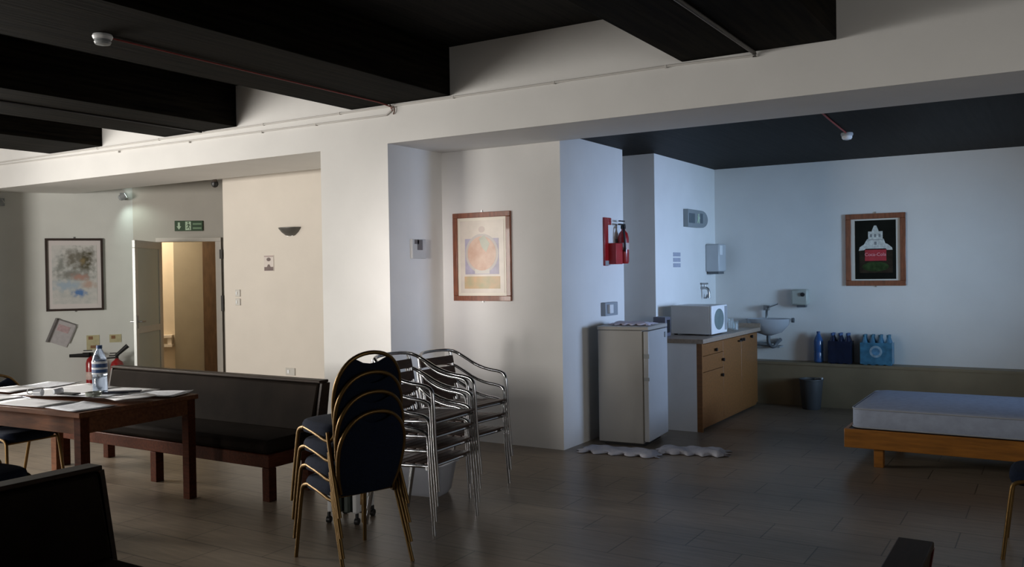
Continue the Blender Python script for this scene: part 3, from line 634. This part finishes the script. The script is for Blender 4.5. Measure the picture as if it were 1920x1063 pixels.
# ------------------------------------------------------------------ aluminium slatted armchairs
def alu_chair(label, loc, rz, group):
    t = thing('aluminium_armchair', label, 'chair', loc, rz, group)
    # arm and back loop
    side = [(.26, .25, 0), (.235, .245, .30), (.225, .24, .56), (.215, .24, .615), (.17, .245, .635), (.05, .25, .645), (-.06, .25, .675), (-.16, .24, .73), (-.235, .215, .775), (-.27, .15, .79), (-.28, 0, .795)]
    path = side + [(x, -y, z) for x, y, z in side[-2::-1]]
    MB().tube(path, .0125, 10, smooth=1).build('arm_frame', chrome_m, t)
    for s_ in (-1, 1):
        MB().tube([(-.28, .225*s_, 0), (-.20, .215*s_, .38), (-.195, .205*s_, .45), (-.235, .20*s_, .60), (-.265, .19*s_, .775)], .0125, 10, smooth=1).build('leg', chrome_m, t)
        MB().tube([(.23, .225*s_, .415), (0, .222*s_, .405), (-.20, .213*s_, .395)], .0115, 10).build('side_rail', chrome_m, t)
    MB().tube([(.20, -.235, .40), (.20, .235, .40)], .010, 8).build('cross_bar', chrome_m, t); MB().tube([(-.16, -.215, .39), (-.16, .215, .39)], .010, 8).build('cross_bar', chrome_m, t)
    for k in range(6):
        x = .205-k*.072; z = .425-k*.004
        MB().box(x-.028, x+.028, -.222, .222, z-.006, z+.006).build('seat_slat', slat_m, t, bevel=.003)
    for k in range(3):
        z = .56+k*.078; x = -.222-(z-.6)*.19
        MB().box(-.006, .006, -.20, .20, -.03, .03, M=Matrix.Translation((x, 0, z)) @ Matrix.Rotation(rad(-11), 4, 'Y')).build('back_slat', slat_m, t, bevel=.003)
    return t
p2 = None
names4 = ['aluminium armchair with brown slats, lowest of the nearer stack', 'aluminium armchair with brown slats, second from the bottom of the nearer stack',
          'aluminium armchair with brown slats, second from the top of the nearer stack', 'aluminium armchair with brown slats, topmost of the nearer stack']
names3 = ['aluminium armchair with brown slats, lowest of the farther stack', 'aluminium armchair with brown slats, middle of the farther stack', 'aluminium armchair with brown slats, topmost of the farther stack']
for i in range(4):
    loc = (-3.50+.012*i, 4.50, .092*i)
    if p2 is None: p2 = alu_chair(names4[0], loc, .05, 'aluminium armchairs in the nearer stack')
    else: dup(p2, loc, .05, names4[i])
for i in range(3): dup(p2, (-3.80+.012*i, 5.37, .105*i), -.03, names3[i], 'aluminium armchairs in the farther stack')

# ------------------------------------------------------------------ upholstered benches (forward +x, length along y centred)
def bench(label, loc, rz, Lh, legs_y, back_h=.80, front_wood=redwood_m, back_thick=.085, base_x=-.02):
    t = thing('upholstered_bench', label, 'bench', loc, rz)
    h = Lh/2
    MB().box(0, .46, -h, h, .235, .33).build('apron', front_wood, t, bevel=.006)
    b = MB(); b.box(.0, .47, -h+.01, h-.01, .332, .43); b.build('seat_cushion', leather_m, t, bevel=.03)
    # reclined back board and pad
    x0, x1 = -.02, -.10
    b = MB(); b.hexa([(x0-.04, -h, .24), (x0, -h, .24), (x0, h, .24), (x0-.04, h, .24), (x1-.04, -h, back_h-.02), (x1, -h, back_h-.02), (x1, h, back_h-.02), (x1-.04, h, back_h-.02)]); b.build('back_board', darkwood_m, t, bevel=.004)
    b = MB(); b.hexa([(x0, -h+.012, .42), (x0+.06, -h+.012, .42), (x0+.06, h-.012, .42), (x0, h-.012, .42), (x1+.005, -h+.012, back_h-.028), (x1+.05, -h+.012, back_h-.028), (x1+.05, h-.012, back_h-.028), (x1+.005, h-.012, back_h-.028)]); b.build('back_cushion', leather_m, t, bevel=.015)
    MB().box(x1-.045, x1+.052, -h-.005, h+.005, back_h-.020, back_h).build('top_trim', darkwood_m, t, bevel=.004)
    for s_ in (-1, 1):
        b = MB(); y0, y1 = (h, h+.02) if s_ > 0 else (-h-.02, -h)
        b.hexa([(x0-.045, y0, .24), (x0+.075, y0, .24), (x0+.075, y1, .24), (x0-.045, y1, .24), (x1-.045, y0, back_h-.022), (x1+.04, y0, back_h-.022), (x1+.04, y1, back_h-.022), (x1-.045, y1, back_h-.022)]); b.build('end_panel', darkwood_m if front_wood is redwood_m else front_wood, t)
    for (x, y) in legs_y: MB().box(x-.035, x+.035, y-.035, y+.035, 0, .236).build('leg', front_wood, t, bevel=.003)
    return t
# long bench facing the camera side: forward is -y ; length along x
bench('long dark leather bench with red-brown frame behind the table', (-6.01, 4.80, 0), -PI/2, 2.56, [(.43, 1.25), (.43, .0), (.43, -1.25), (.05, 1.25), (.05, -1.19)])
bench('near dark leather bench at the lower left with its seat towards the right', (-3.42, 1.22, 0), 0, 2.06, [(.43, .97), (.43, 0), (.43, -.97), (.05, .97), (.05, -.97)])
bench('dark bench end with red side at the bottom edge right of centre', (-.455, 1.80, 0), PI, 1.98, [(.43, .9), (.43, -.9), (.05, .9), (.05, -.9)], front_wood=mat('bench_red', (.12, .018, .014), .4, noise=.2))

# ------------------------------------------------------------------ table and what lies on it
TA = rad(3.5); tc_ = (-6.055, 3.675)
t = thing('wooden_table', 'reddish wooden table covered in papers', 'table', (*tc_, 0), TA)
hx, hy = .80, .475
MB().box(-hx, hx, -hy, hy, .715, .75).build('tabletop', tablewood_m, t, bevel=.004)
MB().box(-hx+.05, hx-.05, -hy+.02, -hy+.045, .61, .715).box(-hx+.05, hx-.05, hy-.045, hy-.02, .61, .715).box(-hx+.02, -hx+.045, -hy+.05, hy-.05, .61, .715).box(hx-.045, hx-.02, -hy+.05, hy-.05, .61, .715).build('apron', tablewood_m, t)
for sx in (-1, 1):
    for sy in (-1, 1): MB().box(sx*(hx-.05)-.033, sx*(hx-.05)+.033, sy*(hy-.05)-.033, sy*(hy-.05)+.033, 0, .715).build('leg', redwood_m if sx > 0 else tablewood_m, t, bevel=.003)
def on_table(x, y):
    return (tc_[0]+x*math.cos(TA)-y*math.sin(TA), tc_[1]+x*math.sin(TA)+y*math.cos(TA))
sheets = [  # x,y,w,d,rot, material, label
    (.55, -.30, .42, .30, -.12, news_m, 'grey-white printed sheet at the near corner of the table'),
    (.10, -.32, .56, .28, .05, paper_m, 'white sheet along the near edge of the table'),
    (-.45, -.30, .55, .30, -.05, paper_m, 'white sheet at the near left of the table'),
    (.58, .30, .40, .30, .35, news_m, 'bluish printed sheet at the right end of the table'),
    (.20, .28, .45, .34, .1, paper_m, 'white sheet behind the water bottle on the table'),
    (-.22, .28, .50, .34, -.15, paper_m, 'white sheet at the far edge of the table'),
    (-.62, .28, .34, .32, .2, news_m, 'printed sheet at the far left corner of the table'),
    (-.08, 0, .56, .34, .25, paper_m, 'white sheet in the middle of the table'),
    (-.60, -.02, .36, .28, .0, paper_m, 'white sheet at the left middle of the table'),
    (.66, .02, .22, .30, -.3, paper_m, 'narrow white sheet near the right table edge'),
  (.36, .0, .34, .26, .1, news_m, 'printed sheet beneath the dark folder on the table')]
for i, (x, y, w_, d_, rr, m_, lab) in enumerate(sheets):
    px_, py_ = on_table(x, y); b = MB(); nx, ny = 6, 4
    g = [[b.bm.verts.new((-w_/2+w_*a/nx, -d_/2+d_*c/ny, .0012*math.sin(a*1.3+i)+.0012*math.cos(c*1.7+i*2)+(.008 if (a == nx and c == ny and i % 3 == 0) else 0))) for c in range(ny+1)] for a in range(nx+1)]
    for a in range(nx):
        for c in range(ny): b.bm.faces.new([g[a][c], g[a+1][c], g[a+1][c+1], g[a][c+1]])
    o = b.build('paper_sheet', m_, loc=(px_, py_, .7535+i*.003), rotz=TA+rr, solid=.0006); tag(o, lab, 'paper', 'papers on the wooden table')
ZT = .787
def water_bottle(loc, label, group, body, cap_m, h=.32, r=.042, lab=True, name='water_bottle'):
    t = thing(name, label, 'bottle', loc, 0, group)
    MB().lathe([(r*.8, 0), (r, .012), (r, h*.30), (r*.93, h*.34), (r, h*.38), (r, h*.68), (r*.8, h*.78), (r*.42, h*.90), (r*.33, h*.93)], seg=20).build('bottle_body', body, t)
    MB().lathe([(r*.40, h*.93), (r*.40, h)], seg=14).build('cap', cap_m, t)
    if lab: 
        MB().lathe([(r+.001, h*.40), (r+.001, h*.66)], seg=20, caps=False).build('label_band', label_m, t)
        MB().lathe([(r+.0018, h*.62), (r+.0018, h*.67)], seg=20, caps=False).lathe([(r+.0018, h*.50), (r+.0018, h*.54)], seg=20, caps=False).lathe([(r+.0018, h*.40), (r+.0018, h*.43)], seg=20, caps=False).build('label_stripes', labelw_m, t)
    return t
water_bottle((-5.76, 3.74, ZT), 'large clear water bottle with striped blue label standing on the papers', None, clearb, label_m, .335, .05)
t = thing('mobile_phone', 'black mobile phone lying on the papers left of the bottle', 'phone', (-5.88, 3.58, ZT), .2)
MB().box(-.075, .075, -.036, .036, 0, .011).build('body', black_m, t, bevel=.004); MB().box(-.066, .066, -.031, .031, .011, .0115).build('screen', mat('phone_screen', (.02, .02, .025), .15, noise=.05), t)
t = thing('glass_ashtray', 'low clear glass dish with pale edge near the bottle', 'ashtray', (-5.62, 3.60, ZT))
MB().lathe([(.035, 0), (.05, .005), (.055, .03), (.048, .03), (.042, .01), (.002, .008)], seg=20).build('dish', mat('dish_glass', (.35, .38, .33), .1, trans=.3, noise=.1), t)
for i, (x, y, lab) in enumerate(((-6.03, 3.42, 'shiny clear plastic cup lying at the near left of the table'), (-5.93, 3.50, 'shiny clear plastic cup between the phone and near edge'))):
    t = thing('plastic_cup', lab, 'cup', (x, y, ZT+.025), .5+i)
    MB().lathe([(.018, 0), (.025, .06), (.022, .06), (.016, .004)], seg=16, M=Matrix.Rotation(PI/2, 4, 'Y')).build('cup_body', mat('cup_plastic', (.80, .82, .86), .12, trans=.4, noise=.02), t)
t = thing('folded_spectacles', 'dark folded spectacles on the papers at the left of the table', 'glasses', (-6.12, 3.47, ZT), .4)
MB().tube([(.03+.024*math.cos(a), .002, .018+.018*math.sin(a)) for a in [2*PI*i/12 for i in range(12)]], .0025, 6, closed=True).tube([(-.03+.024*math.cos(a), .002, .018+.018*math.sin(a)) for a in [2*PI*i/12 for i in range(12)]], .0025, 6, closed=True).tube([(-.006, .002, .022), (.006, .002, .022)], .0025, 6).build('rims', black_m, t)
MB().tube([(.055, .002, .022), (.05, .03, .02), (-.04, .035, .012)], .003, 6).tube([(-.055, .002, .022), (-.05, .045, .02), (.04, .05, .012)], .003, 6).build('temples', black_m, t)
t = thing('pen', 'dark blue pen lying on the near edge of the papers', 'pen', (-5.98, 3.34, ZT), -.2)
MB().tube([(-.06, 0, .005), (.06, 0, .005)], .0045, 8).build('barrel', label_m, t); MB().tube([(.06, 0, .005), (.075, 0, .005)], .004, 8, r_end=.001).build('tip', steel_m, t)
x_, y_ = on_table(.42, .09)
t = thing('dark_folder', 'dark narrow folder lying right of the bottle', 'folder', (x_, y_, ZT), .75)
MB().box(-.16, .16, -.03, .03, 0, .012).build('cover', mat('folder_navy', (.03, .032, .055), .5, noise=.1), t, bevel=.003); MB().box(-.158, .158, -.026, .031, .003, .009).build('pages', paper_m, t)

# ------------------------------------------------------------------ objects under and behind the chair stacks
t = thing('oil_heater', 'white portable heater with dark feet half hidden behind the navy chair stack', 'heater', (-3.93, 4.30, 0), .25)
for k in range(4):
    MB().box(-.11+k*.06, -.07+k*.06, -.12, .12, .07, .36).build('fin', white_pl if k in (0, 3) else rubber_m, t, bevel=.012)
MB().box(-.12, .13, -.05, .05, .06, .08).build('base_rail', black_m, t)
for sx in (-.10, .10):
    for sy in (-.11, .11):
        MB().lathe([(.022, -.012), (.022, .012)], seg=14, M=Matrix.Translation((sx, sy, .022)) @ Matrix.Rotation(PI/2, 4, 'Y')).box(sx-.006, sx+.006, sy-.012, sy+.012, .03, .07).build('caster', black_m, t)
t = thing('plastic_tub', 'pale plastic tub on the floor behind the aluminium chairs', 'tub', (-3.90, 5.08, 0), .15)
b = MB()
def rr(hw, hd, z, r=.05, n=5):
    pts = []
    for cx, cy, a0 in ((hw-r, hd-r, 0), (-hw+r, hd-r, PI/2), (-hw+r, -hd+r, PI), (hw-r, -hd+r, 3*PI/2)):
        for i in range(n): a = a0+PI/2*i/(n-1); pts.append(b.bm.verts.new((cx+r*math.cos(a), cy+r*math.sin(a), z)))
    return pts
R = [rr(.13, .10, 0), rr(.15, .12, .03), rr(.18, .15, .22), rr(.195, .165, .225), rr(.195, .165, .235), rr(.17, .14, .232), rr(.14, .11, .03)]
for A, B in zip(R, R[1:]):
    for i in range(len(A)): b.bm.faces.new([A[i], A[(i+1) % len(A)], B[(i+1) % len(A)], B[i]])
b.bm.faces.new(R[0][::-1]); b.bm.faces.new(R[-1]); b.build('tub_body', mat('tub_plastic', (.42, .44, .50), .45, noise=.03), t)

# ------------------------------------------------------------------ fridge, cupboard, microwave
t = thing('refrigerator', 'aged white waist-high refrigerator at the end of the blue-lit wall', 'refrigerator', (-3.375, 7.585, 0), rad(5))
MB().box(-.25, .175, -.285, .285, .03, 1.05).build('cabinet_body', beige_pl, t, bevel=.006)
MB().box(-.255, .235, -.29, .29, 1.052, 1.085).build('top_panel', beige_pl, t, bevel=.006)
MB().box(.185, .235, -.285, .285, .05, 1.045).build('door', door_pl, t, bevel=.008)
MB().box(.172, .188, -.275, .275, .06, 1.04).build('door_gasket', mat('gasket', (.22, .20, .16), .7, noise=.1), t)
MB().box(.225, .245, .18, .22, .96, 1.01).build('badge', lgrey_m, t); MB().box(-.2, .17, -.24, .24, 0, .03).build('plinth', black_m, t)
MB().box(.19, .24, -.293, -.283, .80, .84).box(.19, .24, -.293, -.283, .60, .63).build('hinge', lgrey_m, t)
def crumple(name, label, cat, loc, rz, L_, W_, amp, m_, seedv, nx=34, ny=12, h0=.004, jag=.03):
    rnd = random.Random(seedv); b = MB()
    ph = [(rnd.uniform(4, 26), rnd.uniform(4, 26), rnd.uniform(0, 6), rnd.uniform(.3, 1)) for _ in range(7)]
    def Z(x, y):
        v = sum(a*abs(math.sin(p*x+q*y+f)) for p, q, f, a in ph)/3.2
        return h0+amp*v
    g = []
    for a in range(nx+1):
        row = []
        for c in range(ny+1):
            x = -L_/2+L_*a/nx; y = -W_/2+W_*c/ny
            if c in (0, ny): y += jag*math.sin(a*.9+seedv)*(.5+rnd.random())
            if a in (0, nx): x += jag*math.sin(c*1.3)*(.5+rnd.random())
            e = min(a, nx-a, c*2, (ny-c)*2)/3.0
            row.append(b.bm.verts.new((x, y, h0+(Z(x, y)-h0)*min(1, e))))
        g.append(row)
    for a in range(nx):
        for c in range(ny): b.bm.faces.new([g[a][c], g[a+1][c], g[a+1][c+1], g[a][c+1]])
    return tag(b.build(name, m_, loc=loc, rotz=rz, solid=.003), label, cat)
crumple('floor_cloth', 'white crumpled cloth on the floor along the near side of the fridge', 'cloth', (-3.27, 7.03, .001), .10, .72, .28, .026, cloth_m, 3)
crumple('floor_cloth', 'white crumpled cloth on the floor in front of the fridge door', 'cloth', (-2.72, 7.30, .001), .25, .60, .26, .034, cloth_m, 9)
crumple('folded_cloth', 'pinkish white cloth lying on top of the fridge', 'cloth', (-3.40, 7.60, 1.087), .2, .36, .34, .018, mat('pink_cloth', (.56, .52, .60), .9, noise=.12, nscale=12), 5)

t = thing('kitchen_cupboard', 'low honey wood cupboard with white side and black knobs', 'cupboard', (-3.28, 9.2, 0))
MB().box(-.319, .27, -.95, -.932, .0, .865).build('side_panel', white_pl, t)
MB().box(-.319, .27, .93, .95, .0, .865).build('side_panel', honey_m, t)
MB().box(-.319, .30, -.93, .93, .02, .862).build('carcass', honey_m, t)
MB().box(.27, .325, -.95, -.925, 0, .865).build('edge_post', honey_m, t)
wd = [(-.92, -.30), (-.295, .32), (.325, .92)]
for (y0, y1, z0, z1) in ((-.92, -.30, .74, .855),(-.92, -.30, .58, .735), (-.92, -.30, .05, .575)):
    d_ = MB().box(.301, .32, y0, y1, z0, z1).build('drawer', honey_m, t, bevel=.003)
    MB().lathe([(.012, 0), (.018, .02), (.016, .03)], seg=12, M=Matrix.Translation((.32, (y0+y1)/2 + (.05 if z0 > .7 else .27 if z0 > .5 else .24), (z0+z1)/2-(.02 if z0 > .7 else 0 if z0 > .5 else -.19))) @ Matrix.Rotation(PI/2, 4, 'Y')).build('knob', black_m, d_)
for y0, y1, ky in ((-.295, .32, .28), (.325, .92, .36)):
    d_ = MB().box(.301, .32, y0, y1, .05, .855).build('door', honey_m, t, bevel=.003)
    MB().lathe([(.012, 0), (.018, .02), (.016, .03)], seg=12, M=Matrix.Translation((.32, ky, .815)) @ Matrix.Rotation(PI/2, 4, 'Y')).build('knob', black_m, d_)
    if ky == .28: MB().box(.32, .345, .19, .27, .80, .815).build('handle', black_m, d_)
d_ = MB().lathe([(.012, 0), (.018, .02), (.016, .03)], seg=12, M=Matrix.Translation((.32, .66, .825)) @ Matrix.Rotation(PI/2, 4, 'Y')).build('knob', black_m, t)
MB().box(-.319, .345, -.965, .955, .866, .91).build('worktop', counter_m, t, bevel=.004)
MB().box(-.319, .345, .957, .975, .866, .955).build('end_upstand', counter_m, t)
t = thing('microwave_oven', 'white microwave oven on the honey wood cupboard', 'microwave', (-3.225, 8.93, .911), rad(-1))
MB().box(-.22, .20, -.23, .23, .012, .305).build('casing', mat('oven_casing', (.58, .57, .55), .4, noise=.03), t, bevel=.006)
MB().box(.20, .225, -.23, .23, .012, .305).build('door', white_pl, t, bevel=.008)
b = MB(); b.prism([(-.02+.14*math.cos(a), .16+.11*math.sin(a)) for a in [2*PI*i/24 for i in range(24)]], .225, .228, 'yz'); b.build('door_window', mat('oven_window', (.14, .19, .19), .2, noise=.1), t)
MB().box(.225, .230, .15, .22, .04, .29).build('control_panel', lgrey_m, t)
for sx in (-.18, .16):
    for sy in (-.19, .19): MB().box(sx-.015, sx+.015, sy-.015, sy+.015, 0, .012).build('foot', black_m, t)
t = thing('coffee_maker', 'small dark appliance on the worktop between the fridge and microwave', 'appliance', (-3.46, 8.48, .911))
MB().box(-.07, .07, -.07, .07, 0, .20).build('body', mat('appliance_grey', (.12, .12, .15), .4, noise=.1), t, bevel=.008); MB().box(.07, .078, -.03, .03, .04, .17).build('front_panel', black_m, t)
for i, (x, y, h_, r_, lab) in enumerate(((-3.12, 9.38, .13, .035, 'dark-lidded glass jar just behind the microwave'), (-3.05, 9.60, .10, .034, 'clear glass tumbler on the worktop behind the jar'), (-3.16, 9.78, .12, .034, 'clear glass tumbler nearest the far end of the worktop'))):
    t = thing('glass_jar' if i == 0 else 'drinking_glass', lab, 'jar' if i == 0 else 'glass', (x, y, .911))
    MB().lathe([(r_*.8, 0), (r_, .01), (r_, h_), (r_*.92, h_), (r_*.88, .012), (.002, .012)], seg=16).build('vessel', glass_m, t)
    if i == 0: MB().lathe([(r_*1.05, h_), (r_*1.05, h_+.02)], seg=16).build('lid', black_m, t)

# ------------------------------------------------------------------ bed, bin, bottles
t = thing('single_bed', 'low orange wood bed frame with bare legs under the pale mattress', 'bed', (0, 0, 0))
MB().box(-1.47, .62, 7.39, 7.42, .15, .30).box(-1.47, .62, 8.60, 8.63, .15, .30).box(-1.47, -1.44, 7.42, 8.60, .15, .30).box(.59, .62, 7.42, 8.60, .15, .30).build('side_boards', bedwood_m, t, bevel=.004)
MB().box(-1.44, .59, 7.42, 8.60, .27, .295).build('slat_base', darkwood_m, t)
for x in (-1.22, .37):
    for y in (7.47, 8.55): MB().box(x-.035, x+.035, y-.035, y+.035, 0, .269).build('leg', bedwood_m, t, bevel=.003)
t = thing('mattress', 'pale blue-grey bare mattress lying on the low bed', 'mattress', (-.42, 8.0, .302))
b = MB(); nx, ny = 40, 20
def mr(s_, z_):
    hw, hd, r = 1.0*s_ if s_ < 1 else 1.0, .59*s_ if s_ < 1 else .59, .09
    hw = 1.0-(1-s_); hd = .59-(1-s_); pts = []
    for cx, cy, a0 in ((hw-r, hd-r, 0), (-hw+r, hd-r, PI/2), (-hw+r, -hd+r, PI), (hw-r, -hd+r, 3*PI/2)):
        for i in range(6): a = a0+PI/2*i/5; pts.append(b.bm.verts.new((cx+r*math.cos(a), cy+r*math.sin(a), z_)))
    return pts
R = [mr(.97, 0), mr(.995, .012), mr(1.0, .03), mr(1.0, .145), mr(.99, .16), mr(.96, .172)]
for A, B in zip(R, R[1:]):
    for i in range(len(A)): b.bm.faces.new([A[i], A[(i+1) % len(A)], B[(i+1) % len(A)], B[i]])
b.bm.faces.new(R[0][::-1]); b.bm.faces.new(R[-1]); b.build('mattress_body', mattress_m, t)
b = MB()
for z_ in (.012, .158):
    hw, hd, r = 1.0, .59, .09; pts = []
    for cx, cy, a0 in ((hw-r, hd-r, 0), (-hw+r, hd-r, PI/2), (-hw+r, -hd+r, PI), (hw-r, -hd+r, 3*PI/2)):
        for i in range(6): a = a0+PI/2*i/5; pts.append((cx+r*math.cos(a), cy+r*math.sin(a), z_))
    b.tube(pts, .006, 6, closed=True)
b.build('piping', mat('mattress_piping', (.30, .32, .36), .8, noise=.05), t)

t = thing('waste_bin', 'dark grey plastic bin against the tiled ledge', 'bin', (-2.375, 10.19, 0))
MB().lathe([(.095, 0), (.10, .01), (.128, .32), (.135, .325), (.135, .34), (.122, .34), (.095, .02), (.002, .015)], seg=28).build('bin_body', mat('bin_plastic', (.055, .058, .062), .5, noise=.1), t)
MB().tube([(.03, .06, .33), (.09, .03, .345), (.125, -.02, .35)], .012, 8).build('bag_rim', lgrey_m, t)
water_bottle((-2.35, 10.455, .501), 'single tall blue water bottle on the tiled ledge', None, bluebottle, label_m, .355, .052, lab=False)
def pack(label, cx, nx_, body, h, r, wrapm, logo):
    t = thing('water_bottle_pack', label, 'bottle pack', (cx, 10.455, .501))
    for i in range(nx_):
        for j in (0, 1):
            x = (i-(nx_-1)/2)*r*2; y = (j-.5)*r*2
            o = MB().lathe([(r*.85, 0), (r*.97, .012), (r*.97, h*.62), (r*.8, h*.75), (r*.42, h*.88), (r*.35, h*.92)], c=(x, y, 0), seg=16).build('bottle', body, t)
            MB().lathe([(r*.42, h*.92), (r*.42, h)], c=(x, y, 0), seg=12).build('cap', label_m if body is dkbottle else mat('teal_cap', (.03, .14, .22), .4, noise=.1), o)
    hw = nx_*r; b = MB()
    b.box(-hw-.001, hw+.001, -2*r-.001, -2*r+.001, .01, h*.74).box(-hw-.002, -hw, -2*r, 2*r, .01, h*.74).box(hw, hw+.002, -2*r, 2*r, .01, h*.74)
    b.build('shrink_wrap', wrapm, t)
    if logo:
        b = MB(); disc(b, 0, .15, .066, .066, -2*r-.004, -2*r-.001, 24); b.build('round_logo', mat('pack_logo', (.30, .42, .50), .5, noise=.3, nscale=30), t)
        b = MB(); disc(b, 0, .15, .042, .042, -2*r-.006, -2*r-.004, 24); b.build('logo_centre', mat('pack_logo_mid', (.10, .26, .42), .5, noise=.3, nscale=30), t)
pack('dark blue shrink-wrapped pack of water bottles on the tiled ledge', -2.105, 3, dkbottle, .345, .041, mat('dark_wrap', (.012, .02, .05), .25, alpha=.88, noise=.3, nscale=20), False)
pack('pale blue shrink-wrapped pack of water bottles with a round logo', -1.72, 4, lbluebottle, .335, .041, mat('pale_wrap', (.07, .22, .34), .25, alpha=.88, noise=.3, nscale=14), True)
